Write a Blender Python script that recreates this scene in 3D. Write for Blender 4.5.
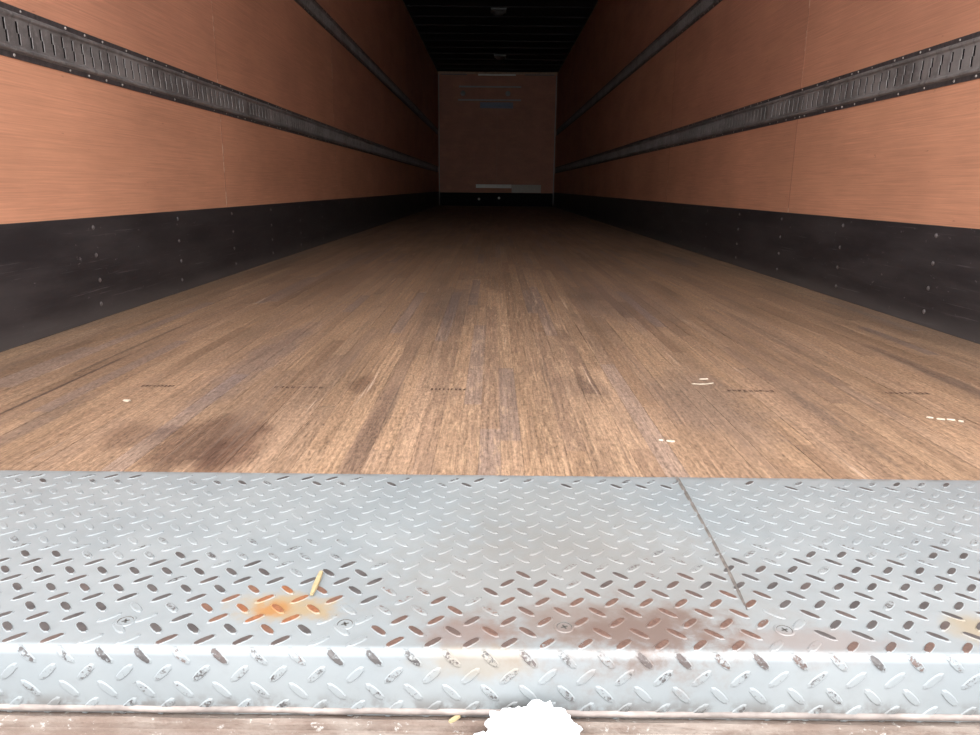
import bpy, bmesh, math, random
from mathutils import Matrix, Vector

for o in list(bpy.data.objects):
    bpy.data.objects.remove(o, do_unlink=True)
scene = bpy.context.scene
C = scene.collection
random.seed(7)

# ------------------------------------------------------------------ camera
W = 2.565                      # inside width of the trailer
HX = W / 2
CEIL = 2.772
Y_REAR, Y_WOOD, Y_FRONT = 0.585, 1.004, 16.845
PITCH, YAW, ROLL = 0.2401, -0.0024, 0.0095
CAM = Vector((-0.0636, 0.0, 0.4078))
FPX = 736.0
fwd = Vector((math.sin(YAW) * math.cos(PITCH), math.cos(YAW) * math.cos(PITCH), -math.sin(PITCH)))
r0 = Vector((math.cos(YAW), -math.sin(YAW), 0))
d0 = fwd.cross(r0)
right = math.cos(ROLL) * r0 - math.sin(ROLL) * d0
down = math.sin(ROLL) * r0 + math.cos(ROLL) * d0
cd = bpy.data.cameras.new('camera')
cd.sensor_fit = 'HORIZONTAL'
cd.sensor_width = 36.0
cd.lens = FPX / 980.0 * 36.0
cd.clip_start = 0.02
cd.clip_end = 200
cam = bpy.data.objects.new('camera', cd)
C.objects.link(cam)
cam.matrix_world = Matrix(((right.x, -down.x, -fwd.x, CAM.x), (right.y, -down.y, -fwd.y, CAM.y),
                           (right.z, -down.z, -fwd.z, CAM.z), (0, 0, 0, 1)))
scene.camera = cam

def in_frame(p, m=0.0):
    q = Vector(p) - CAM
    z = q.dot(fwd)
    if z < 0.05:
        return False
    u = 490 + FPX * q.dot(right) / z
    v = 367.5 + FPX * q.dot(down) / z
    return -m < u < 980 + m and -m < v < 735 + m

# ------------------------------------------------------------------ world: flat overcast sky
world = bpy.data.worlds.new('overcast_sky')
scene.world = world
world.use_nodes = True
bg = world.node_tree.nodes['Background']
bg.inputs['Color'].default_value = (0.95, 0.975, 1.0, 1)
# standard overcast sky: the zenith three times as bright as the horizon
wn = world.node_tree.nodes; wl = world.node_tree.links
tc = wn.new('ShaderNodeTexCoord'); sp = wn.new('ShaderNodeSeparateXYZ')
wl.new(tc.outputs['Generated'], sp.inputs[0])
cl = wn.new('ShaderNodeMath'); cl.operation = 'MAXIMUM'; cl.inputs[1].default_value = 0.0
wl.new(sp.outputs['Z'], cl.inputs[0])
ma = wn.new('ShaderNodeMath'); ma.operation = 'MULTIPLY_ADD'
ma.inputs[1].default_value = 1.0; ma.inputs[2].default_value = 0.5
wl.new(cl.outputs[0], ma.inputs[0])
wl.new(ma.outputs[0], bg.inputs['Strength'])
scene.view_settings.view_transform = 'Standard'
scene.view_settings.look = 'None'
scene.view_settings.gamma = 1.0
scene.view_settings.use_curve_mapping = False
scene.view_settings.exposure = 2.92

# ------------------------------------------------------------------ material helpers
class Mat:
    def __init__(self, name):
        self.m = bpy.data.materials.new(name)
        self.m.use_nodes = True
        self.nt = self.m.node_tree
        self.b = self.nt.nodes['Principled BSDF']
        self.pos = self.n('ShaderNodeNewGeometry').outputs['Position']
    def n(self, t, **kw):
        nd = self.nt.nodes.new(t)
        for k, v in kw.items():
            setattr(nd, k, v)
        return nd
    def put(self, sock, v):
        if hasattr(v, 'is_output'):
            self.nt.links.new(v, sock)
        elif isinstance(v, (tuple, list)) and len(v) == 3 and sock.type == 'RGBA':
            sock.default_value = (*v, 1)
        else:
            sock.default_value = v
    def math(self, op, a, b=0.0, c=0.0):
        nd = self.n('ShaderNodeMath', operation=op)
        self.put(nd.inputs[0], a); self.put(nd.inputs[1], b); self.put(nd.inputs[2], c)
        return nd.outputs[0]
    def add(self, a, b): return self.math('ADD', a, b)
    def mul(self, a, b): return self.math('MULTIPLY', a, b)
    def noise(self, sc, detail=3.0, rough=0.55, off=(0, 0, 0), vec=None):
        mp = self.n('ShaderNodeMapping')
        self.put(mp.inputs['Vector'], vec or self.pos)
        mp.inputs['Scale'].default_value = sc
        mp.inputs['Location'].default_value = off
        nz = self.n('ShaderNodeTexNoise')
        self.put(nz.inputs['Vector'], mp.outputs[0])
        nz.inputs['Scale'].default_value = 1.0
        nz.inputs['Detail'].default_value = detail
        nz.inputs['Roughness'].default_value = rough
        return nz.outputs[0]
    def rng(self, v, a, b, c=0.0, d=1.0, smooth=True):
        nd = self.n('ShaderNodeMapRange')
        if smooth:
            nd.interpolation_type = 'SMOOTHSTEP'
        self.put(nd.inputs[0], v)
        for i, x in enumerate((a, b, c, d)):
            nd.inputs[1 + i].default_value = x
        return nd.outputs[0]
    def mix(self, f, a, b, mode='MIX'):
        nd = self.n('ShaderNodeMix', data_type='RGBA', blend_type=mode)
        self.put(nd.inputs[0], f); self.put(nd.inputs[6], a); self.put(nd.inputs[7], b)
        return nd.outputs[2]
    def grey(self, v):
        nd = self.n('ShaderNodeCombineColor')
        for i in range(3):
            self.put(nd.inputs[i], v)
        return nd.outputs[0]
    def attr(self, name):
        return self.n('ShaderNodeAttribute', attribute_name=name).outputs['Fac']
    def blob(self, c, r, nz=None, amp=0.0, a=0.4, b=1.1):
        """1 inside an ellipse of radii r about c, ragged by noise: a stain with its own shape"""
        mp = self.n('ShaderNodeVectorMath', operation='SUBTRACT')
        self.put(mp.inputs[0], self.pos); mp.inputs[1].default_value = c
        dv = self.n('ShaderNodeVectorMath', operation='DIVIDE')
        self.put(dv.inputs[0], mp.outputs[0]); dv.inputs[1].default_value = r
        ln = self.n('ShaderNodeVectorMath', operation='LENGTH')
        self.put(ln.inputs[0], dv.outputs[0])
        v = ln.outputs['Value']
        if nz is not None:
            v = self.add(v, self.mul(self.math('SUBTRACT', nz, 0.5), amp))
        return self.rng(v, a, b, 1.0, 0.0)
    def bump(self, h, strength=0.3, dist=0.002):
        nd = self.n('ShaderNodeBump')
        nd.inputs['Strength'].default_value = strength
        nd.inputs['Distance'].default_value = dist
        self.put(nd.inputs['Height'], h)
        self.nt.links.new(nd.outputs[0], self.b.inputs['Normal'])
    def done(self, col, rough=0.6, metal=0.0, spec=0.4):
        self.put(self.b.inputs['Base Color'], col)
        self.put(self.b.inputs['Roughness'], rough)
        self.put(self.b.inputs['Metallic'], metal)
        self.put(self.b.inputs['Specular IOR Level'], spec)
        return self.m

def simple(name, col, rough=0.6, metal=0.0, spec=0.4, var=0.25, sc=(30, 30, 30)):
    k = Mat(name)
    v = k.rng(k.noise(sc, 4), 0.25, 0.75, 1 - var, 1 + var, False)
    return k.done(k.mix(1.0, col, k.grey(v), 'MULTIPLY'), rough, metal, spec)

# ---- hardwood floor
k = Mat('laminated_oak_floor')
tone = k.attr('tone'); hue = k.attr('hue')
base = k.mix(tone, (0.198, 0.120, 0.074), (0.288, 0.180, 0.109))
base = k.mix(k.mul(hue, 0.55), base, (0.185, 0.135, 0.115))
g1 = k.noise((170, 3.0, 40), 5, 0.6)
g2 = k.noise((400, 26, 40), 3, 0.65)
g3 = k.noise((210, 75, 20), 4, 0.75)
mul = k.add(k.rng(g1, 0.3, 0.7, 0.66, 1.22, False), k.rng(g2, 0.3, 0.7, -0.24, 0.24, False))
mul = k.add(mul, k.rng(g3, 0.3, 0.7, -0.42, 0.42, False))
dirt = k.noise((5.5, 1.1, 3), 4, 0.6)
mul = k.mul(mul, k.rng(dirt, 0.35, 0.70, 1.06, 0.72, False))
col = k.mix(1.0, base, k.grey(mul), 'MULTIPLY')
# splintered traffic lane along the middle
sx = k.n('ShaderNodeSeparateXYZ'); k.put(sx.inputs[0], k.pos)
wob = k.noise((0.4, 1.3, 1), 2)
lane = k.rng(k.math('ABSOLUTE', k.add(sx.outputs[0], k.mul(k.math('SUBTRACT', wob, 0.53), 0.25))), 0.10, 0.34, 1.0, 0.0)
lane = k.mul(lane, k.rng(sx.outputs[1], 3.2, 5.2, 1.0, 0.0))
str1 = k.noise((80, 11.0, 1), 7, 0.80, (3, 1, 0))
light_f = k.mul(lane, k.rng(str1, 0.50, 0.68))
dark_f = k.mul(lane, k.rng(str1, 0.46, 0.34))
col = k.mix(k.mul(light_f, 0.65), col, (0.41, 0.27, 0.165))
col = k.mix(k.mul(dark_f, 0.6), col, (0.14, 0.085, 0.06))
# stains
nzs = k.noise((16, 9, 9), 4)
for c, r, f, cc in (((-0.535, 1.14, 0), (0.10, 0.17, 1), 0.85, (0.105, 0.060, 0.041)),
                    ((-0.475, 1.10, 0), (0.055, 0.14, 1), 0.8, (0.115, 0.063, 0.042)),
                    ((-0.67, 1.17, 0), (0.06, 0.085, 1), 0.75, (0.14, 0.085, 0.058)),
                    ((-0.335, 1.50, 0), (0.035, 0.10, 1), 0.75, (0.12, 0.07, 0.048)),
                    ((0.13, 1.50, 0), (0.07, 0.12, 1), 0.6, (0.14, 0.09, 0.065)),
                    ((-0.20, 2.6, 0), (0.10, 0.6, 1), 0.6, (0.13, 0.09, 0.072)),
                    ((0.36, 1.42, 0), (0.13, 0.30, 1), 0.5, (0.17, 0.118, 0.095)),
                    ((-0.62, 1.75, 0), (0.06, 0.55, 1), 0.6, (0.15, 0.105, 0.088)),
                    ((0.40, 2.7, 0), (0.22, 0.7, 1), 0.5, (0.15, 0.10, 0.08)),
                    ((-0.955, 1.40, 0), (0.006, 0.55, 1), 0.85, (0.075, 0.05, 0.04)),
                    ((-0.985, 1.90, 0), (0.006, 0.50, 1), 0.7, (0.075, 0.05, 0.04)),
                    ((0.556, 1.28, 0), (0.020, 0.33, 1), 0.55, (0.10, 0.068, 0.052)),
                    ((0.955, 1.62, 0), (0.025, 0.45, 1), 0.65, (0.10, 0.068, 0.055)),
                    ((0.735, 2.1, 0), (0.022, 0.6, 1), 0.5, (0.10, 0.068, 0.055)),
                    ((0.69, 1.45, 0), (0.018, 0.3, 1), 0.45, (0.11, 0.075, 0.06)),
                    ((-0.268, 1.2, 0), (0.022, 0.4, 1), 0.55, (0.105, 0.066, 0.05)),
                    ((-0.86, 1.25, 0), (0.03, 0.22, 1), 0.4, (0.13, 0.095, 0.08))):
    col = k.mix(k.mul(k.blob(c, r, nzs, 1.3), f), col, tuple(min(1.0, a / b) for a, b in zip(cc, (0.235, 0.150, 0.100))), 'MULTIPLY')
# pale scuffs along the grain and grey dusty specks
sc1 = k.noise((48, 1.6, 1), 4, 0.65, (7, 2, 0))
col = k.mix(k.mul(k.rng(sc1, 0.64, 0.74), 0.5), col, (0.55, 0.40, 0.29))
col = k.mix(k.mul(k.rng(k.noise((110, 40, 1), 4, 0.7, (1, 5, 0)), 0.70, 0.78), 0.5), col, (0.72, 0.60, 0.48))
ds = k.noise((85, 1.0, 1), 5, 0.7, (2, 8, 0))
col = k.mix(k.mul(k.rng(ds, 0.55, 0.68), 0.6), col, (0.105, 0.07, 0.052))
sp = k.noise((150, 45, 1), 4, 0.75, (9, 3, 0))
col = k.mix(k.mul(k.rng(sp, 0.56, 0.68), 0.6), col, (0.10, 0.065, 0.048))
col = k.mix(k.mul(k.rng(k.noise((9, 2.2, 1), 4, 0.6, (4, 4, 0)), 0.55, 0.75), 0.45), col, (0.145, 0.095, 0.070))
k.bump(k.add(g1, k.mul(str1, k.mul(lane, 2.0))), 0.35, 0.0015)
M_WOOD = k.done(col, k.rng(g1, 0.3, 0.7, 0.50, 0.72, False), 0, 0.30)

M_GAP = simple('dark_joint_underlay', (0.09, 0.06, 0.045), 0.9, 0, 0.1)
M_STAMP = simple('faded_brown_ink', (0.115, 0.072, 0.052), 0.8, 0, 0.2)

# ---- plywood wall lining
k = Mat('red_brown_plywood')
tone = k.attr('tone')
base = k.mix(tone, (0.430, 0.195, 0.130), (0.590, 0.285, 0.172))
g1 = k.noise((50, 3.0, 210), 5, 0.68)
g2 = k.noise((50, 8.0, 420), 3, 0.6)
big = k.noise((3, 1.6, 3.2), 5, 0.6, (4, 1, 2))
wav = k.noise((3, 1.6, 9.0), 4, 0.6, (0, 9, 1))
mul = k.add(k.rng(g1, 0.3, 0.7, 0.84, 1.14, False), k.rng(g2, 0.3, 0.7, -0.06, 0.06, False))
mul = k.mul(mul, k.rng(big, 0.3, 0.7, 0.86, 1.12, False))
col = k.mix(1.0, base, k.grey(mul), 'MULTIPLY')
col = k.mix(k.mul(k.rng(wav, 0.45, 0.75), 0.45), col, (0.57, 0.28, 0.165))
col = k.mix(k.mul(k.rng(k.noise((9, 16, 70), 3, 0.6, (2, 2, 2)), 0.70, 0.78), 0.5), col, (0.20, 0.085, 0.05))
k.bump(g1, 0.12, 0.001)
M_PLY = k.done(col, 0.55, 0, 0.30)

k = Mat('scuffed_pale_joint')
cj = k.mix(k.rng(k.noise((5, 5, 14), 5, 0.7), 0.50, 0.62), (0.36, 0.16, 0.10), (0.60, 0.42, 0.30))
M_JOINT = k.done(cj, 0.6, 0, 0.3)
M_SHELL = simple('pale_wall_backing', (0.45, 0.31, 0.22), 0.7, 0, 0.2)
M_ALU = simple('dull_aluminium', (0.16, 0.155, 0.15), 0.6, 0.0, 0.5, 0.15)
M_RAIL = simple('pale_rail', (0.40, 0.38, 0.36), 0.6, 0, 0.3, 0.1)
M_WHITE = simple('pale_painted_metal', (0.78, 0.76, 0.70), 0.45, 0, 0.4, 0.08)
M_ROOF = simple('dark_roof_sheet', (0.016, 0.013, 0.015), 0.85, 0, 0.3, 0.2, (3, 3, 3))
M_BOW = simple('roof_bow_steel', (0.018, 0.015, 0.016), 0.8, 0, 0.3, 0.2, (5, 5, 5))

# ---- steel cargo track
k = Mat('grimy_galvanised_track')
g = k.noise((20, 5, 9), 5, 0.6)
g2 = k.noise((60, 60, 90), 4, 0.6)
col = k.mix(k.rng(g, 0.38, 0.62), (0.12, 0.107, 0.103), (0.22, 0.20, 0.192))
col = k.mix(k.mul(k.rng(g2, 0.5, 0.72), 0.5), col, (0.25, 0.23, 0.22))
gv = k.noise((8, 38, 7), 4, 0.65, (3, 2, 2))
col = k.mix(k.mul(k.rng(gv, 0.52, 0.70), 0.6), col, (0.060, 0.052, 0.052))
M_TRACK = k.done(col, 0.55, 0.08, 0.35)
M_SLOT = simple('track_slot_darkness', (0.02, 0.017, 0.017), 0.8, 0, 0.1)
M_LIP = simple('track_dirty_lip', (0.06, 0.05, 0.05), 0.6, 0.2, 0.4, 0.45, (60, 60, 60))
M_BARE_LIT = simple('rubbed_lit_slot_edge', (0.27, 0.25, 0.24), 0.5, 0.1, 0.4, 0.5, (40, 40, 60))  # bare metal made paler to paint in the lit side of each slot
M_NAIL = simple('bright_nail_head', (0.42, 0.39, 0.36), 0.4, 0.3, 0.5, 0.2)

# ---- scuff liner
k = Mat('black_scuff_liner')
g = k.noise((6, 2.5, 14), 5, 0.65)
s1 = k.noise((30, 3.0, 150), 4, 0.7, (1, 2, 5))
s2 = k.noise((30, 26, 60), 4, 0.75, (5, 1, 1))
col = k.mix(k.rng(g, 0.3, 0.7), (0.020, 0.017, 0.0185), (0.042, 0.036, 0.037))
col = k.mix(k.mul(k.rng(s1, 0.60, 0.74), 0.5), col, (0.16, 0.145, 0.145))
col = k.mix(k.mul(k.rng(s2, 0.66, 0.72), 0.5), col, (0.22, 0.20, 0.20))
sz = k.n('ShaderNodeSeparateXYZ'); k.put(sz.inputs[0], k.pos)
col = k.mix(k.mul(k.rng(sz.outputs[2], 0.07, 0.0), 0.35), col, (0.13, 0.115, 0.11))
M_SCUFF = k.done(col, 0.5, 0, 0.4)
M_TAR = simple('tar_black_liner', (0.010, 0.009, 0.010), 0.8, 0, 0.15)
M_RIVET = simple('scuffed_rivet', (0.15, 0.135, 0.135), 0.4, 0.4, 0.5)

# ---- tread plate paint
def plate_colour(k):
    n1 = k.noise((7, 7, 7), 4, 0.6)
    n2 = k.noise((45, 45, 45), 5, 0.65, (3, 3, 3))
    col = k.mix(k.rng(n1, 0.3, 0.7), (0.50, 0.535, 0.55), (0.585, 0.61, 0.615))
    col = k.mix(k.mul(k.rng(n2, 0.45, 0.75), 0.30), col, (0.42, 0.43, 0.43))
    nz = k.noise((38, 38, 38), 6, 0.7, (8, 1, 1))
    for c, r, f, cc, a in (
            ((0.03, 0.70, 0), (0.26, 0.17, 0.05), 0.42, (0.44, 0.37, 0.315), 1.2),
            ((0.02, 0.86, 0), (0.16, 0.15, 0.05), 0.30, (0.47, 0.42, 0.37), 1.3),
            ((0.055, 0.628, 0), (0.135, 0.055, 0.05), 0.6, (0.36, 0.24, 0.19), 2.2),
            ((0.088, 0.618, 0), (0.085, 0.038, 0.02), 0.55, (0.27, 0.155, 0.12), 2.6),
            ((-0.085, 0.612, 0), (0.05, 0.03, 0.02), 0.55, (0.36, 0.20, 0.15), 1.3),
            ((-0.265, 0.652, 0), (0.058, 0.032, 0.02), 0.8, (0.68, 0.47, 0.24), 2.2),
            ((-0.277, 0.648, 0), (0.022, 0.016, 0.02), 0.8, (0.72, 0.32, 0.10), 2.2),
            ((0.405, 0.628, 0), (0.036, 0.030, 0.02), 0.6, (0.62, 0.45, 0.24), 1.2),
            ((0.235, 0.605, 0), (0.09, 0.024, 0.02), 0.40, (0.45, 0.28, 0.22), 1.4),
            ((-0.075, 0.583, -0.01), (0.06, 0.02, 0.02), 0.5, (0.60, 0.47, 0.33), 1.5)):
        col = k.mix(k.mul(k.blob(c, r, nz, a, 0.35, 1.15), f), col, cc)
    # grime and chipped spots
    chips = k.noise((75, 75, 75), 4, 0.7, (2, 9, 4))
    col = k.mix(k.mul(k.rng(chips, 0.70, 0.75), 0.55), col, (0.13, 0.12, 0.115))
    s = k.n('ShaderNodeSeparateXYZ'); k.put(s.inputs[0], k.pos)
    low = k.mul(k.rng(s.outputs[2], -0.040, -0.062), k.rng(k.noise((40, 40, 40), 4, 0.7, (6, 6, 1)), 0.42, 0.60))
    col = k.mix(k.mul(low, 0.7), col, (0.22, 0.18, 0.155))
    far = k.mul(k.rng(s.outputs[1], 0.988, 1.006), k.rng(k.noise((35, 60, 40), 4, 0.7, (1, 6, 1)), 0.35, 0.62))
    col = k.mix(k.mul(far, 0.75), col, (0.20, 0.165, 0.14))
    return k.mix(1.0, col, (0.315, 0.317, 0.315), 'MULTIPLY')
k = Mat('grey_painted_tread_plate')
k.bump(k.noise((160, 160, 160), 4, 0.6), 0.10, 0.0006)
M_PLATE = k.done(plate_colour(k), 0.42, 0.0, 0.45)
k = Mat('tread_lug_paint_and_wear')
pc = plate_colour(k)
crown = k.attr('crown'); wear = k.attr('wear'); rust = k.attr('rust'); org = k.attr('orange')
nz = k.noise((260, 260, 260), 5, 0.75, (5, 5, 5))
nb = k.noise((60, 60, 60), 3, 0.6, (1, 1, 7))
worn_c = k.mix(k.rng(nb, 0.3, 0.7), (0.036, 0.031, 0.030), (0.062, 0.054, 0.051))
worn_c = k.mix(rust, worn_c, k.mix(k.rng(nz, 0.35, 0.65), (0.062, 0.034, 0.026), (0.105, 0.060, 0.045)))
worn_c = k.mix(org, worn_c, k.mix(k.rng(nz, 0.35, 0.65), (0.12, 0.045, 0.022), (0.19, 0.075, 0.032)))
f = k.rng(k.add(k.add(k.mul(crown, 1.2), wear), k.mul(k.math('SUBTRACT', nz, 0.5), 1.9)), 1.70, 1.90)
M_LUG = k.done(k.mix(f, pc, worn_c), k.rng(f, 0, 1, 0.38, 0.55), 0.0, 0.45)

# ---- sill, debris, snow
k = Mat('rusty_gritty_sill')
n1 = k.noise((10, 22, 22), 5, 0.65)
n2 = k.noise((120, 120, 120), 4, 0.7)
n3 = k.noise((30, 90, 60), 5, 0.7, (3, 1, 1))
col = k.mix(k.rng(n1, 0.35, 0.65), (0.125, 0.088, 0.070), (0.185, 0.150, 0.127))
col = k.mix(k.mul(k.rng(n3, 0.5, 0.66), 0.6), col, (0.11, 0.075, 0.06))
col = k.mix(k.mul(k.rng(n2, 0.60, 0.68), 0.75), col, (0.33, 0.305, 0.28))
k.bump(k.add(n2, n3), 0.6, 0.003)
M_SILL = k.done(col, 0.8, 0, 0.25)
M_EDGE = simple('dirty_plate_edge', (0.17, 0.14, 0.125), 0.6, 0, 0.3, 0.5, (40, 80, 80))
M_WELD = simple('brown_grime_seam', (0.105, 0.09, 0.08), 0.75, 0, 0.2, 0.4, (90, 90, 90))
M_CHIP = simple('pale_fresh_wood', (0.28, 0.215, 0.12), 0.7, 0, 0.2, 0.2, (90, 90, 90))
M_CHIP2 = simple('bleached_wood', (0.42, 0.35, 0.27), 0.7, 0, 0.2, 0.2, (90, 90, 90))
M_SNOW = simple('fresh_snow', (0.80, 0.81, 0.83), 0.7, 0, 0.2, 0.03, (60, 60, 60))
M_YARD = simple('slushy_yard', (0.42, 0.42, 0.43), 0.8, 0, 0.2, 0.3, (0.6, 0.6, 0.6))
M_LABEL = simple('blue_grey_sticker', (0.22, 0.25, 0.32), 0.5, 0, 0.3, 0.15, (30, 30, 30))
M_BATTEN = simple('pale_batten', (0.55, 0.49, 0.42), 0.6, 0, 0.3, 0.1)
M_LENS = simple('frosted_lamp_lens', (0.10, 0.095, 0.09), 0.3, 0, 0.5, 0.05)
M_STEEL = simple('screw_steel', (0.33, 0.33, 0.33), 0.4, 0.5, 0.5, 0.3, (300, 300, 300))
M_HOLE = simple('screw_recess', (0.06, 0.055, 0.05), 0.7, 0, 0.2)

# ------------------------------------------------------------------ object helpers
def mesh_obj(name, me, mat=None, parent=None, loc=None):
    o = bpy.data.objects.new(name, me)
    C.objects.link(o)
    if mat and not me.materials:
        me.materials.append(mat)
    if parent:
        o.parent = parent
    if loc:
        o.location = loc
    return o
def tag(o, label, cat, group=None, kind=None):
    o['label'] = label
    o['category'] = cat
    if group: o['group'] = group
    if kind: o['kind'] = kind
    return o
def empty(name, loc=(0, 0, 0)):
    o = bpy.data.objects.new(name, None)
    o.empty_display_size = 0.05
    C.objects.link(o)
    o.location = loc
    return o
BOXF = ((0, 3, 2, 1), (4, 5, 6, 7), (0, 1, 5, 4), (1, 2, 6, 5), (2, 3, 7, 6), (3, 0, 4, 7))
def box_data(a, b):
    (x0, y0, z0), (x1, y1, z1) = a, b
    return [(x0, y0, z0), (x1, y0, z0), (x1, y1, z0), (x0, y1, z0),
            (x0, y0, z1), (x1, y0, z1), (x1, y1, z1), (x0, y1, z1)], list(BOXF)
class Build:
    def __init__(self): self.v, self.f, self.mi, self.at = [], [], [], {}
    def geo(self, v, f, mi=0, **at):
        n = len(self.v)
        self.v += v
        self.f += [tuple(i + n for i in q) for q in f]
        self.mi += [mi] * len(f)
        for key, val in at.items():
            self.at.setdefault(key, [])
            self.at[key] += (val if isinstance(val, list) else [val] * len(v))
    def box(self, a, b, mi=0, **at): self.geo(*box_data(a, b), mi, **at)
    def mesh(self, name, mats, smooth=False):
        me = bpy.data.meshes.new(name)
        me.from_pydata(self.v, [], self.f)
        for m in (mats if isinstance(mats, (list, tuple)) else [mats]):
            me.materials.append(m)
        if any(self.mi): me.polygons.foreach_set('material_index', self.mi)
        for key, val in self.at.items():
            a = me.attributes.new(key, 'FLOAT', 'POINT')
            a.data.foreach_set('value', val)
        if smooth: me.polygons.foreach_set('use_smooth', [True] * len(me.polygons))
        me.update()
        return me
def boxobj(name, a, b, mat, parent=None, bevel=0.0, **at):
    """a box whose origin sits at the middle of its base"""
    c = Vector(((a[0] + b[0]) / 2, (a[1] + b[1]) / 2, a[2]))
    B = Build(); B.box(tuple(Vector(a) - c), tuple(Vector(b) - c), **at)
    me = B.mesh(name, mat)
    if bevel:
        bm = bmesh.new(); bm.from_mesh(me)
        bmesh.ops.bevel(bm, geom=list(bm.edges), offset=bevel, segments=2, affect='EDGES', profile=0.6)
        bm.to_mesh(me); bm.free()
    return mesh_obj(name, me, None, parent, c)

def dome(r, h, n=8):
    v = [(r * math.cos(2 * math.pi * i / n), r * math.sin(2 * math.pi * i / n), 0) for i in range(n)]
    v += [(0.65 * x, 0.65 * y, h * 0.8) for x, y, z in v] + [(0, 0, h)]
    f = [(i, (i + 1) % n, n + (i + 1) % n, n + i) for i in range(n)]
    f += [(n + i, n + (i + 1) % n, 2 * n) for i in range(n)]
    return v, f

# ================================================================== STRUCTURE
# ground outside (bounces the daylight)
g = mesh_obj('ground', Build().mesh('ground', M_SNOW))
B = Build(); B.geo([(-30, -40, 0), (30, -40, 0), (30, 40, 0), (-30, 40, 0)], [(0, 1, 2, 3)])
g.data = B.mesh('ground', M_YARD); g.location = (0, 0, -1.25)
tag(g, 'slushy grey ground outside below the trailer', 'ground', kind='structure')

# floor: substrate + laminated strips
floor = boxobj('floor', (-HX - 0.0119, Y_WOOD - 0.002, -0.05), (HX + 0.0119, Y_FRONT + 0.0119, -0.0035), M_GAP)
tag(floor, 'worn brown laminated hardwood floor running to the far wall', 'floor', kind='structure')
strips = []
NB, NS = 9, 9
board_w = 0.3105
x_start = -0.2895 - 4 * board_w
sw = board_w / NS
rs = random.Random(11)
for b in range(-1, NB + 1):
    btone = rs.uniform(-0.10, 0.10)
    for s in range(NS):
        xa = x_start + b * board_w + s * sw
        xb = xa + sw
        if s == 0: xa += 0.0
        if s == NS - 1: xb -= 0.0
        xa, xb = max(xa, -HX + 0.003), min(xb, HX - 0.003)
        if xb - xa < 0.006: continue
        y = Y_WOOD - rs.uniform(0.0, 0.9)
        while y < Y_FRONT:
            L = rs.choice((0.35, 0.5, 0.65, 0.8, 1.0, 1.2)) * rs.uniform(0.85, 1.15)
            ya, yb = max(y, Y_WOOD), min(y + L, Y_FRONT)
            y += L
            if yb - ya < 0.03: continue
            tone = min(1, max(0, 0.55 + btone + rs.gauss(0, 0.24)))
            hue = 1.0 if rs.random() < 0.10 else rs.uniform(0, 0.3)
            strips.append((xa, xb, ya, yb, rs.uniform(-0.0003, 0.0003), tone, hue))
# the single dark grey strip in the middle by the plate
def vis(st):
    xa, xb, ya, yb = st[:4]
    pts = [((xa + xb) / 2, ya + (yb - ya) * t, 0) for t in (0.0, 0.3, 0.6, 1.0)]
    return any(in_frame(p) for p in pts)
seen = [s for s in strips if vis(s)]
def px_area(st):
    xa, xb, ya, yb = st[:4]
    t, n = 0.0, 6
    for i in range(n):
        yy = ya + (yb - ya) * (i + .5) / n
        if in_frame(((xa + xb) / 2, yy, 0)):
            t += (xb - xa) * (yb - ya) / n / yy ** 3
    return t
seen.sort(key=px_area, reverse=True)
near = set(id(s) for s in seen[:300])
rest = Build()
for s in strips:
    xa, xb, ya, yb, dz, tone, hue = s
    if xa < -0.054 < xb and ya < 1.03:
        tone, hue = 0.25, 1.0
    if xa < -0.28 < xb and ya < 1.5: tone = 0.2
    e = 0.00015
    if id(s) in near:
        boxobj('floor_strip', (xa + e, ya + e, -0.0035), (xb - e, yb - e, dz), M_WOOD, floor, tone=tone, hue=hue)
    else:
        rest.box((xa + e, ya + e, -0.0035), (xb - e, yb - e, dz), tone=tone, hue=hue)
o = mesh_obj('floor_strips', rest.mesh('floor_strips', M_WOOD), None, floor)
o['kind'] = 'stuff'
for o in floor.children:   # children keep their world places
    o.matrix_parent_inverse = Matrix.Translation(-Vector(floor.location))

# stamped ink marks on the boards (too faded to read)
def stamp(cx, cy, w, seed, n=9):
    r = random.Random(seed)
    B = Build()
    step = w / n
    h, t = 0.014, 0.0024
    for i in range(n):
        x0 = cx - w / 2 + i * step
        gw = step * 0.62
        strokes = r.sample(['l', 'r', 'm', 'b', 't'], r.choice((2, 3, 3)))
        for s in strokes:
            if s == 'l': q = (x0, x0 + t, cy - h / 2, cy + h / 2)
            elif s == 'r': q = (x0 + gw - t, x0 + gw, cy - h / 2, cy + h / 2)
            else:
                yy = {'m': cy, 'b': cy - h / 2 + t, 't': cy + h / 2 - t}[s]
                q = (x0, x0 + gw, yy - t * 0.9, yy + t * 0.9)
            B.geo([(q[0], q[2], 0), (q[1], q[2], 0), (q[1], q[3], 0), (q[0], q[3], 0)], [(0, 1, 2, 3)])
    o = mesh_obj('stamp_print', B.mesh('stamp_print', M_STAMP), None, floor, (0, 0, 0.0006))
    o.matrix_parent_inverse = Matrix.Translation(-Vector(floor.location))
    o['label'] = 'faded brown stamp print'
for i, (cx, cy, w) in enumerate(((-0.462, 1.474, 0.105), (-0.152, 1.470, 0.075), (0.479, 1.482, 0.10), (0.80, 1.476, 0.095), (-0.755, 1.474, 0.07))):
    stamp(cx, cy, w, 40 + i)

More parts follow.
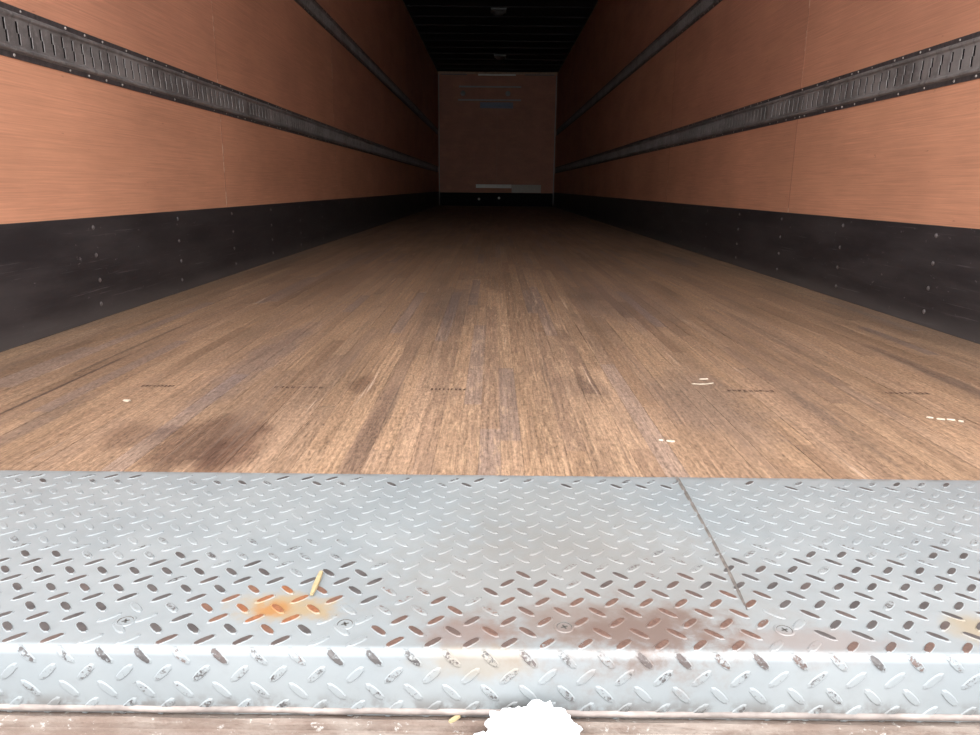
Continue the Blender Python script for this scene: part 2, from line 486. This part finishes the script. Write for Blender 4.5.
# side walls
seams = [0.60, 1.00] + [1.00 + 2.44 * i for i in range(1, 7)] + [Y_FRONT]
K_TOP = 0.308
T1 = (0.714, 0.841)
T2 = (1.497, 1.624)
for side, sgn in (('left', -1), ('right', 1)):
    xo, xi = sgn * (HX + 0.05), sgn * (HX + 0.012)
    a, b = (min(xo, xi), 0.60, -0.05), (max(xo, xi), Y_FRONT + 0.012, CEIL + 0.045)
    wall = boxobj('wall_' + side, a, b, M_SHELL)
    tag(wall, 'red-brown plywood lining of the %s side wall' % side, 'wall', kind='structure')
    inv = Matrix.Translation(-Vector(wall.location))
    rw = random.Random(5 if sgn < 0 else 6)
    for row, (z0, z1, t0) in enumerate(((K_TOP - 0.02, T1[0] + 0.006, 0.75), (T1[1] - 0.006, T2[0] + 0.006, 0.42), (T2[1] - 0.006, CEIL - 0.002, 0.35))):
        for y0, y1 in zip(seams[:-1], seams[1:]):
            xs = sorted((sgn * HX, sgn * (HX + 0.012)))
            p = boxobj('plywood_panel', (xs[0], y0 + 0.0015, z0), (xs[1], y1 - 0.0015, z1), M_PLY, wall,
                       tone=min(1, max(0, t0 + rw.uniform(-0.18, 0.18))))
            p.matrix_parent_inverse = inv
    for y0 in seams[2:-1]:
        for z0, z1 in ((K_TOP + 0.001, T1[0] - 0.001), (T1[1] + 0.001, T2[0] - 0.001), (T2[1] + 0.001, CEIL - 0.003)):
            xs = sorted((sgn * (HX - 0.0006), sgn * (HX + 0.004)))
            p = boxobj('joint_strip', (xs[0], y0 - 0.0035, z0), (xs[1], y0 + 0.0035, z1), M_JOINT, wall)
            p.matrix_parent_inverse = inv
    # scuff liner along the foot of the wall
    xs = sorted((sgn * (HX - 0.004), sgn * (HX + 0.0)))
    bb = boxobj('baseboard_' + side, (xs[0], 0.60, 0.0008), (xs[1], Y_FRONT - 0.005, K_TOP), M_SCUFF)
    tag(bb, 'black riveted scuff liner along the foot of the %s wall' % side, 'baseboard', kind='structure')
    rv, rf = dome(0.0075, 0.003)
    RB = Build(); RB.geo(rv, rf)
    rme = RB.mesh('rivet', M_RIVET, True)
    yy = 2.265 - 0.612 * 2
    while yy < Y_FRONT - 0.1:
        for z in (0.045, 0.118, 0.195, 0.278):
            o = mesh_obj('rivet', rme, None, bb, (sgn * (HX - 0.004), yy + rw.uniform(-0.006, 0.006), z))
            o.rotation_euler = (0, -sgn * math.pi / 2, 0)
            o.matrix_parent_inverse = Matrix.Translation(-Vector(bb.location))
        yy += 0.612

# ceiling
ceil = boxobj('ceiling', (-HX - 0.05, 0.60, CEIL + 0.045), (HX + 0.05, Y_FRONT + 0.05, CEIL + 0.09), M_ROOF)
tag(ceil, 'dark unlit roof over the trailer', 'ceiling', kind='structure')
y = 1.2
while y < Y_FRONT - 0.1:
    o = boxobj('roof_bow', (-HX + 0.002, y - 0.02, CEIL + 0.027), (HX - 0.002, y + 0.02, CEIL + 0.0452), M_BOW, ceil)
    o.matrix_parent_inverse = Matrix.Translation(-Vector(ceil.location))
    y += 0.61

# far (front) wall
wf = boxobj('wall_front', (-HX - 0.05, Y_FRONT + 0.012, -0.05), (HX + 0.05, Y_FRONT + 0.05, CEIL + 0.045), M_SHELL)
tag(wf, 'dim plywood wall closing the far end', 'wall', kind='structure')
inv = Matrix.Translation(-Vector(wf.location))
def wfp(name, a, b, mat, **at):
    o = boxobj(name, a, b, mat, wf, **at)
    o.matrix_parent_inverse = inv
    return o
for x0, x1, t in ((-HX + 0.004, -0.002, 0.0), (0.002, HX - 0.004, 0.05)):
    wfp('plywood_panel', (x0, Y_FRONT, 0.295), (x1, Y_FRONT + 0.012, CEIL - 0.01), M_PLY, tone=t)
wfp('scuff_liner', (-HX + 0.004, Y_FRONT - 0.004, 0.001), (HX - 0.004, Y_FRONT + 0.012, 0.29), M_TAR)
for s in (-1, 1):
    xs = sorted((s * (HX - 0.004), s * (HX - 0.026)))
    wfp('corner_trim', (xs[0], Y_FRONT - 0.012, 0.02), (xs[1], Y_FRONT + 0.0, CEIL - 0.02), M_RAIL)
wfp('top_trim', (-0.42, Y_FRONT - 0.014, CEIL - 0.035), (0.39, Y_FRONT, CEIL - 0.002), M_WHITE)
wfp('top_trim', (-1.22, Y_FRONT - 0.010, CEIL - 0.025), (-0.66, Y_FRONT, CEIL - 0.005), M_ALU)
wfp('top_trim', (0.58, Y_FRONT - 0.010, CEIL - 0.025), (1.22, Y_FRONT, CEIL - 0.005), M_ALU)

# ================================================================== THRESHOLD PLATE
R_B = 0.008
Y_FL = Y_REAR + 0.006          # end of the flat top
Y_FACE = Y_FL - R_B            # plane of the vertical face
Z_P = 0.0015
ARC = R_B * math.pi / 2
S_END = ARC + 0.060
def surf(x, s, h):
    """point of the bent sheet: s runs from the flat's edge (negative = on the flat) down the face, h off it"""
    if s <= 0: return (x, Y_FL - s, Z_P + h)
    if s < ARC:
        a = s / R_B
        return (x, Y_FL - (R_B + h) * math.sin(a), Z_P - R_B + (R_B + h) * math.cos(a))
    return (x, Y_FACE - h, Z_P - R_B - (s - ARC))
plate = empty('threshold_plate', (0, Y_FACE, -0.062))
tag(plate, 'grey painted diamond tread plate with rust stains, bent down over the rear edge', 'tread plate')
pinv = Matrix.Translation(-Vector(plate.location))
def pp(o):
    o.parent = plate
    o.matrix_parent_inverse = pinv
    return o
B = Build()
ss = [-(Y_WOOD - 0.003 - Y_FL)] + [-0.2, -0.05, 0.0] + [ARC * i / 14 for i in range(1, 15)] + [S_END]
XP = HX - 0.002
cols = [-XP, -0.5, 0, 0.5, XP]
for s in ss:
    for x in cols: B.v.append(surf(x, s, 0))
n = len(cols)
for i in range(len(ss) - 1):
    for j in range(n - 1):
        B.f.append((i * n + j, (i + 1) * n + j, (i + 1) * n + j + 1, i * n + j + 1))
B.mi = [0] * len(B.f)
top_n = len(B.v)
for s in ss:
    for x in cols: B.v.append(surf(x, s, -0.003))
for i in range(len(ss) - 1):
    for j in range(n - 1):
        B.f.append((top_n + i * n + j, top_n + i * n + j + 1, top_n + (i + 1) * n + j + 1, top_n + (i + 1) * n + j))
last = (len(ss) - 1) * n
for j in range(n - 1):
    B.f.append((j, j + 1, top_n + j + 1, top_n + j))
    B.f.append((last + j, top_n + last + j, top_n + last + j + 1, last + j + 1))
B.mi = [0] * len(B.f)
o = pp(mesh_obj('bent_sheet', B.mesh('bent_sheet', M_PLATE)))

PERIOD = 0.035
NRING = 10
def lug_shape(sgn, L=0.0245, Wd=0.0082, H=0.0010):
    """pointed oval at +-45 degrees: list of (x, s, h, crown) and faces"""
    v = []
    for k_, (sc, h, cr) in enumerate(((1.0, -0.0001, 0.0), (0.88, 0.0006, 0.35), (0.73, H, 1.0))):
        for i in range(NRING):
            t = 2 * math.pi * i / NRING
            a = math.cos(t)
            u = a * L / 2 * sc
            w = math.copysign(abs(math.sin(t)) ** 0.70, math.sin(t)) * Wd / 2 * sc
            c = math.sqrt(0.5)
            v.append((c * (u - w) , -sgn * c * (u + w), h, cr))
    v.append((0, 0, H * 1.05, 1.0))
    f = []
    for k_ in range(2):
        for i in range(NRING):
            j = (i + 1) % NRING
            f.append((k_ * NRING + i, k_ * NRING + j, (k_ + 1) * NRING + j, (k_ + 1) * NRING + i))
    for i in range(NRING):
        f.append((2 * NRING + i, 2 * NRING + (i + 1) % NRING, 3 * NRING))
    if sgn < 0: f = [tuple(reversed(q)) for q in f]
    return v, [tuple(reversed(q)) for q in f]
rl = random.Random(3)
screw_xy = [(-0.411, 0.624), (-0.201, 0.623), (0.008, 0.622), (0.217, 0.621)]
def lug_class(x, s):
    """wear, rust, orange amounts by where feet and wet loads have worn the paint off"""
    y = Y_FL - s
    if s > 0.004:                                   # on the bent-down face
        if s < 0.02: return (rl.choice((0.5, 0.65, 0.8)), rl.choice((0, 0.25, 0.5)), 0)
        return (rl.choice((0.2, 0.35, 0.45, 0.55)), 0, 0)
    lim = 0.70 + 0.02 * math.sin(3 * x + 0.6) + 0.075 * min(1, abs(x) / 0.45)
    if -0.17 < x < -0.05: lim -= 0.055
    d = lim - y + rl.gauss(0, 0.018)
    wear = 1.1 if d > 0.01 else (0.5 if d > -0.025 else (0.3 if d > -0.06 else 0.0))
    if wear == 0 and y > 0.955: wear = rl.choice((0.6, 0.35, 0.0, 0.9))
    elif wear == 0 and rl.random() < (0.10 if abs(x) < 0.3 else 0.22): wear = 0.42
    if wear > 0.9 and rl.random() < 0.05: wear = 0.6
    for sx_, sy_ in screw_xy:
        if math.hypot(x - sx_, y - sy_) < 0.034: wear = min(wear, 0.3)
    rust = 0
    if math.hypot((x - 0.09) / 0.12, (y - 0.625) / 0.055) < 1: rust = 1.0; wear = max(wear, 0.8)
    elif -0.17 < x < 0.22 and y < 0.70: rust = rl.choice((0.5, 0.75, 1.0))
    elif -0.1 < x < 0.15 and y < 0.76: rust = rl.choice((0.25, 0.5))
    elif 0.2 < x < 0.5 and y < 0.606: rust = rl.choice((0.5, 0.75))
    elif x < -0.2 and y < 0.606: rust = rl.choice((0.25, 0.25, 0.5))
    elif rl.random() < 0.12: rust = 0.2
    org = 0
    dd = math.hypot((x + 0.277) / 0.048, (y - 0.655) / 0.030)
    if dd < 1: org, wear = 1.0, 0.95
    elif dd < 1.5: org = 0.5
    return (wear, rust, org)
lugs = []
Y0L, X0L = 0.596, -0.465
for sgn in (1, -1):
    ox = 0 if sgn > 0 else PERIOD / 2
    for j in range(-4, 14):
        y = Y0L + j * PERIOD + (0 if sgn > 0 else PERIOD / 2)
        s = Y_FL - y
        if s > S_END + 0.004 or y > Y_WOOD - 0.010: continue
        for i in range(-24, 52):
            x = X0L + i * PERIOD + ox
            if abs(x) > XP - 0.015: continue
            if any(math.hypot(x - a, y - b) < 0.009 for a, b in screw_xy): continue
            lugs.append((x, s, sgn, lug_class(x, s)))
lugs.sort(key=lambda l: ((0 if in_frame(surf(l[0], l[1], 0), -2) else 1), (Vector(surf(l[0], l[1], 0)) - CAM).length))
cache = {}
rest = Build()
for idx, (x, s, sgn, (we, ru, og)) in enumerate(lugs):
    sv, sf = lug_shape(sgn)
    at = dict(crown=[q[3] for q in sv], wear=we, rust=float(ru), orange=float(og))
    if idx < 300:
        bend = -0.010 < s < ARC + 0.010
        key = (sgn, round(s, 4) if (bend or s > 0) else 'flat', we, ru, og)
        if key not in cache:
            B = Build()
            o0 = Vector(surf(0, s, 0))
            B.geo([tuple(Vector(surf(a, s + b, h)) - o0) for a, b, h, c in sv], sf, **at)
            cache[key] = B.mesh('tread_lug', M_LUG)
        pp(mesh_obj('tread_lug', cache[key], None, None, surf(x, s, 0)))
    else:
        rest.geo([surf(x + a, s + b, h) for a, b, h, c in sv], sf, **at)
o = pp(mesh_obj('tread_lugs', rest.mesh('tread_lugs', M_LUG)))
o['kind'] = 'stuff'
# countersunk screws
for (x, y) in screw_xy:
    B = Build()
    nn = 20
    rings = ((0.0098, 0.0002), (0.0088, 0.0011), (0.0074, 0.0011), (0.0068, 0.0004), (0.0, 0.0006))
    for r, h in rings[:-1]:
        B.v += [(r * math.cos(2 * math.pi * i / nn), r * math.sin(2 * math.pi * i / nn), h) for i in range(nn)]
    B.v.append((0, 0, rings[-1][1]))
    for k_ in range(3):
        for i in range(nn):
            j = (i + 1) % nn
            B.f.append((k_ * nn + i, k_ * nn + j, (k_ + 1) * nn + j, (k_ + 1) * nn + i)); B.mi.append(0 if k_ != 2 else 1)
    for i in range(nn):
        B.f.append((3 * nn + i, 3 * nn + (i + 1) % nn, 4 * nn)); B.mi.append(0)
    for ang in (0.4, 0.4 + math.pi / 2):
        c_, s_ = math.cos(ang), math.sin(ang)
        q = [(-0.0036, -0.0009), (0.0036, -0.0009), (0.0036, 0.0009), (-0.0036, 0.0009)]
        B.geo([(a * c_ - b_ * s_, a * s_ + b_ * c_, 0.0008) for a, b_ in q], [(0, 1, 2, 3)], 1)
    o = pp(mesh_obj('screw', B.mesh('screw', [M_PLATE, M_HOLE]), None, None, (x, y, Z_P)))
# grimy seam across the plate
B = Build()
pts = [(0.2065, 1.000), (0.205, 0.93), (0.2035, 0.87), (0.2015, 0.80), (0.1985, 0.735), (0.1955, 0.69), (0.193, 0.655)]
rr = random.Random(2)
for i, (x, y) in enumerate(pts):
    w = (0.0024 if i < 4 else 0.0018) * rr.uniform(0.8, 1.15)
    if i == len(pts) - 1: w = 0.0008
    B.v += [(x - w, y, Z_P + 0.0001), (x, y, Z_P + 0.0021), (x + w, y, Z_P + 0.0001)]
for i in range(len(pts) - 1):
    for j in range(2):
        B.f.append((i * 3 + j, i * 3 + j + 1, (i + 1) * 3 + j + 1, (i + 1) * 3 + j))
B.mi = [0] * len(B.f)
o = pp(mesh_obj('weld_seam', B.mesh('weld_seam', M_WELD, True)))
# dirty lower edge of the bent sheet
B = Build()
rr = random.Random(9)
nx = 90
prof = ((0.0, 0.0015), (-0.0022, 0.001), (-0.0032, -0.0015), (-0.0022, -0.004), (0.0, -0.005))
for i in range(nx + 1):
    x = -XP + 2 * XP * i / nx
    jz, jy = rr.uniform(-0.0006, 0.0006), rr.uniform(-0.0006, 0.0006)
    for a, b_ in prof: B.v.append((x, Y_FACE + a + jy, -0.0600 + b_ + jz))
m_ = len(prof)
for i in range(nx):
    for j in range(m_ - 1):
        B.f.append((i * m_ + j, (i + 1) * m_ + j, (i + 1) * m_ + j + 1, i * m_ + j + 1))
B.mi = [0] * len(B.f)
pp(mesh_obj('rolled_lower_edge', B.mesh('rolled_lower_edge', M_EDGE, True)))

# ================================================================== REAR SILL BELOW THE PLATE
prof = [(Y_FACE + 0.03, -0.069), (Y_FACE - 0.001, -0.069), (Y_FACE - 0.006, -0.0665), (Y_FACE - 0.0125, -0.067), (Y_FACE - 0.0135, -0.072),
        (Y_FACE - 0.0165, -0.073), (Y_FACE - 0.019, -0.0705), (Y_FACE - 0.085, -0.073), (Y_FACE - 0.095, -0.085), (Y_FACE - 0.095, -0.30), (Y_FACE + 0.03, -0.30)]
B = Build()
nx = 60
for i in range(nx + 1):
    x = -XP + 2 * XP * i / nx
    for j, (a, b_) in enumerate(prof):
        jit = rr.uniform(-0.0008, 0.0008) if 1 <= j <= 7 else 0
        B.v.append((x, a - Y_FACE, b_ + jit + 0.30))
m_ = len(prof)
for i in range(nx):
    for j in range(m_):
        k2 = (j + 1) % m_
        B.f.append((i * m_ + j, i * m_ + k2, (i + 1) * m_ + k2, (i + 1) * m_ + j))
B.f.append(tuple(range(m_))[::-1]); B.f.append(tuple(nx * m_ + j for j in range(m_)))
B.mi = [0] * len(B.f)
sill = mesh_obj('rear_sill', B.mesh('rear_sill', M_SILL), None, None, (0, Y_FACE, -0.30))
bm = bmesh.new(); bm.from_mesh(sill.data); bmesh.ops.recalc_face_normals(bm, faces=bm.faces); bm.to_mesh(sill.data); bm.free()
tag(sill, 'rusty gritty steel sill below the tread plate', 'sill', kind='structure')

# ================================================================== CARGO TRACKS
PT = 0.0508
def track_section(y0, y1, sgn):
    """one length of slotted track in local coordinates: y along, z up from its foot, depth off the wall"""
    B = Build()
    H = 0.127
    def P(d, y, z): return (-sgn * d, y, z)
    def quad(p, mi):
        f = [(0, 1, 2, 3)] if sgn < 0 else [(3, 2, 1, 0)]
        B.geo(p, f, mi)
    L = y1 - y0
    prof = [(0.0, 0.0, 2), (0.003, 0.0, 2), (0.003, 0.014, 2), (0.010, 0.019, 0), (0.010, 0.025, 0), (0.005, 0.030, 0)]
    prof2 = [(d, H - z, m) for d, z, m in reversed(prof)]
    for pr in (prof, prof2):
        for (d0, z0, m0), (d1, z1, m1) in zip(pr[:-1], pr[1:]):
            quad([P(d0, 0, z0), P(d0, L, z0), P(d1, L, z1), P(d1, 0, z1)], 2 if (m0 == 2 and m1 == 2) else 0)
    zb = (0.030, 0.036, 0.0635, 0.091, 0.097)
    w0, w1, w2 = 0.005, -0.011, 0.0028
    for a, b in ((0, 1), (3, 4)):
        quad([P(w0, 0, zb[a]), P(w0, L, zb[a]), P(w0, L, zb[b]), P(w0, 0, zb[b])], 0)
    quad([P(w1, 0, zb[0]), P(w1, L, zb[0]), P(w1, L, zb[4]), P(w1, 0, zb[4])], 1)
    nP = int(L / PT)
    edges = {1: [0.0], 2: [0.0]}
    for i in range(nP):
        c = (i + 0.5) * PT
        for band, off in ((1, 0.0028), (2, -0.0028)):
            s0, s1 = c + off - 0.0055, c + off + 0.0055
            edges[band] += [s0, s1]
            z0, z1 = zb[band], zb[band + 1]
            quad([P(w2, s0, z0), P(w0, s0, z0), P(w0, s0, z1), P(w2, s0, z1)], 0)
            quad([P(w0, s1, z0), P(w2, s1, z0), P(w2, s1, z1), P(w0, s1, z1)], 3)  # side facing the opening: its lit look is put into the colour
    for band in (1, 2):
        e = edges[band] + [L]
        z0, z1 = zb[band], zb[band + 1]
        for a, b in zip(e[0::2], e[1::2]):
            quad([P(w0, a, z0), P(w0, b, z0), P(w0, b, z1), P(w0, a, z1)], 0)
    for yy in (0, L):   # closed ends
        quad([P(0, yy, 0), P(0.003, yy, 0), P(0.003, yy, H), P(0, yy, H)], 0)
    return B.mesh('track_section', [M_TRACK, M_SLOT, M_LIP, M_BARE_LIT])
NSEC = 5
Y_T0 = 0.62
LSEC = int((Y_FRONT - 0.02 - Y_T0) / NSEC / PT) * PT
nv, nf = dome(0.0040, 0.0024, 6)
for sgn, side in ((-1, 'left'), (1, 'right')):
    sec = track_section(0, LSEC - 0.002, sgn)
    for z0, which in ((T1[0], 'lower'), (T2[0], 'upper')):
        t = empty('cargo_track', (sgn * HX, Y_T0, z0))
        tag(t, '%s slotted steel cargo track running along the %s plywood wall' % (which, side), 'cargo track', 'cargo tracks on the side walls')
        for i in range(NSEC):
            mesh_obj('track_section', sec, None, t, (0, i * LSEC, 0))
        NBd = Build()
        rn = random.Random(int(z0 * 100) + sgn)
        for zz in (0.0075, 0.127 - 0.0075):
            yy = 0.05
            while yy < NSEC * LSEC - 0.03:
                if rn.random() < 0.8:
                    sc = rn.uniform(0.7, 1.15)
                    NBd.geo([(-sgn * (0.003 + c * sc), yy + b * sc, zz - sgn * 0 + a * sc) for a, b, c in nv],
                            nf if sgn > 0 else [tuple(reversed(q)) for q in nf])
                yy += PT * rn.choice((1, 2, 2, 3)) 
        o = mesh_obj('nail_heads', NBd.mesh('nail_heads', M_NAIL, True), None, t)
        o['kind'] = 'stuff'

# ================================================================== THINGS ON THE FAR WALL
YF = Y_FRONT
pan = empty('rail_bracket', (-0.16, YF, 2.225))
tag(pan, 'pair of thin pale rails with two round bolts high on far wall', 'rail bracket')
def child(name, a, b, mat, par):
    o = boxobj(name, a, b, mat, par)
    o.matrix_parent_inverse = Matrix.Translation(-Vector(par.location))
    return o
child('rail', (-0.83, YF - 0.03, 2.495), (0.51, YF, 2.525), M_RAIL, pan)
child('rail', (-0.85, YF - 0.03, 2.225), (0.51, YF, 2.255), M_RAIL, pan)
child('recess_board', (-0.82, YF - 0.006, 2.255), (0.50, YF, 2.495), M_PLY, pan)
for bx in (-0.744, 0.228):
    v, f = dome(0.055, 0.02, 12)
    B = Build(); B.geo(v, f)
    o = mesh_obj('bolt', B.mesh('bolt', M_RAIL, True), None, pan, (bx, YF - 0.006, 2.375))
    o.rotation_euler = (math.pi / 2, 0, 0)
    o.matrix_parent_inverse = Matrix.Translation(-Vector(pan.location))
tag(boxobj('wall_sticker', (-0.375, YF - 0.004, 2.075), (0.34, YF - 0.0002, 2.195), M_LABEL),
    'blue-grey sticker below the rails on far wall', 'sticker')
tag(boxobj('pale_batten', (-0.454, YF - 0.022, 0.392), (0.335, YF - 0.0002, 0.472), M_WHITE, bevel=0.004),
    'long thin pale batten low on far wall', 'batten')
tag(boxobj('pale_plate', (0.34, YF - 0.030, 0.296), (0.99, YF - 0.0002, 0.470), M_BATTEN, bevel=0.004),
    'wider pale plate at right end of the low batten on far wall', 'plate')
for x, z, lb in ((-0.386, 0.152, 'left'), (0.06, 0.178, 'right')):
    v, f = dome(0.028, 0.012, 10)
    B = Build(); B.geo(v, f)
    o = mesh_obj('stud', B.mesh('stud', M_WHITE, True), None, None, (x, YF - 0.004, z))
    o.rotation_euler = (math.pi / 2, 0, 0)
    tag(o, 'tiny bright stud on the far black liner, %s of two' % lb, 'stud', 'studs on the far liner')

# ceiling lamps (off)
for x, y, lb in ((-0.02, 11.08, 'switched-off dome lamp on dark roof, nearer one at top of picture'),
                 (0.03, 14.72, 'switched-off dome lamp on dark roof just above far wall')):
    lamp = empty('dome_lamp', (x, y, CEIL))
    tag(lamp, lb, 'ceiling lamp', 'roof lamps')
    mesh_obj('base', boxobj('base_tmp', (-0.11, -0.11, 0), (0.11, 0.11, 0.045), M_ALU, bevel=0.008).data, None, lamp)
    bpy.data.objects.remove(bpy.data.objects['base_tmp'])
    v, f = dome(0.095, 0.05, 16)
    B = Build(); B.geo([(a, b_, -c) for a, b_, c in v], [tuple(reversed(q)) for q in f])
    mesh_obj('lens', B.mesh('lens', M_LENS, True), None, lamp)

# ================================================================== SNOW AND LOOSE WOOD
def lump(name, loc, rx, ry, rz, seed, sub=4, rough=0.28):
    bm = bmesh.new()
    bmesh.ops.create_icosphere(bm, subdivisions=sub, radius=1.0)
    from mathutils import noise as mn
    for v in bm.verts:
        p = v.co.copy()
        d = 1 + rough * mn.noise(p * 1.7 + Vector((seed, 0, 0))) + rough * 0.6 * mn.noise(p * 4.3 + Vector((0, seed, 0))) + rough * 0.35 * mn.noise(p * 9 + Vector((0, 0, seed))) + rough * 0.12 * mn.noise(p * 19 + Vector((seed, 0, seed)))
        v.co = Vector((p.x * rx, p.y * ry, max(p.z, -0.25) * rz)) * d
    zmin = min(v.co.z for v in bm.verts)
    for v in bm.verts: v.co.z -= zmin
    me = bpy.data.meshes.new(name); bm.to_mesh(me); bm.free()
    me.polygons.foreach_set('use_smooth', [True] * len(me.polygons))
    return mesh_obj(name, me, M_SNOW, None, loc)
tag(lump('snow_clump', (-0.024, 0.545, -0.074), 0.043, 0.030, 0.028, 3, 5, 0.36), 'large white clump of snow on the rusty sill at bottom edge', 'snow')
tag(lump('snow_clump', (-0.070, 0.555, -0.0735), 0.010, 0.009, 0.008, 8, 3), 'small snow crumb beside the left of the large snow clump', 'snow')
tag(lump('snow_clump', (0.024, 0.553, -0.0735), 0.009, 0.008, 0.007, 5, 3), 'small snow crumb beside the right of the large snow clump', 'snow')

def splinter(p0, p1, w, t, label, mat, curve=0.0, seg=6, taper=0.35, cat='wood splinter', z0=None):
    a, b = Vector(p0), Vector(p1)
    d = b - a
    nrm = Vector((-d.y, d.x, 0)).normalized()
    B = Build()
    for i in range(seg + 1):
        q = i / seg
        c = d * q + nrm * curve * math.sin(math.pi * q)
        ww = w * (taper + (1 - taper) * math.sin(math.pi * min(1, max(0.05, 0.12 + 0.7 * q)))) / 2
        for sx_, sz_ in ((-1, 0), (1, 0), (0.8, 1), (-0.8, 1)):
            v = c + nrm * ww * sx_
            B.v.append((v.x, v.y, c.z + sz_ * t))
    for i in range(seg):
        for j in range(4):
            k2 = (j + 1) % 4
            B.f.append((i * 4 + j, i * 4 + k2, (i + 1) * 4 + k2, (i + 1) * 4 + j))
    B.f.append((3, 2, 1, 0)); B.f.append(tuple(seg * 4 + j for j in range(4)))
    B.mi = [0] * len(B.f)
    o = mesh_obj('wood_splinter', B.mesh('wood_splinter', mat), None, None, a)
    bm = bmesh.new(); bm.from_mesh(o.data); bmesh.ops.recalc_face_normals(bm, faces=bm.faces); bm.to_mesh(o.data); bm.free()
    tag(o, label, cat, 'loose wood splinters')
    return o
Zl = Z_P + 0.0015
splinter((-0.2445, 0.671, Zl), (-0.2450, 0.717, Zl), 0.0058, 0.0022, 'pale yellow wood splinter on the tread plate by the orange rust', M_CHIP)
splinter((0.368, 1.533, 0.0005), (0.416, 1.541, 0.0005), 0.004, 0.0015, 'curled pale shaving on the floor left of a stamped mark', M_CHIP2, -0.006)
splinter((0.395, 1.572, 0.0005), (0.414, 1.575, 0.0005), 0.004, 0.002, 'short straight pale chip just behind the curled shaving', M_CHIP2)
splinter((0.228, 1.161, 0.0005), (0.241, 1.158, 0.0005), 0.006, 0.002, 'pale chip near the plate, right half, longer one of a pair', M_CHIP2)
splinter((0.216, 1.164, 0.0005), (0.223, 1.163, 0.0005), 0.005, 0.002, 'tiny pale chip near the plate, shorter one of a pair', M_CHIP2)
xs = [(0.744, 0.754, 1.308), (0.757, 0.770, 1.299), (0.774, 0.787, 1.296), (0.790, 0.797, 1.287)]
for (x0, x1, yy), lb in zip(xs, ('first', 'second', 'third', 'last')):
    splinter((x0, yy, 0.0005), (x1, yy - 0.004, 0.0005), 0.006, 0.002, '%s from the left in a row of pale chips by the right edge' % lb, M_CHIP2)
splinter((-0.775, 1.365, 0.0005), (-0.762, 1.361, 0.0005), 0.010, 0.002, 'single pale chip on the floor at left', M_CHIP2)
splinter((-0.099, 0.574, -0.0662), (-0.090, 0.5815, -0.0655), 0.0045, 0.002, 'small tan wood chip on the rusty sill left of the snow', M_CHIP)
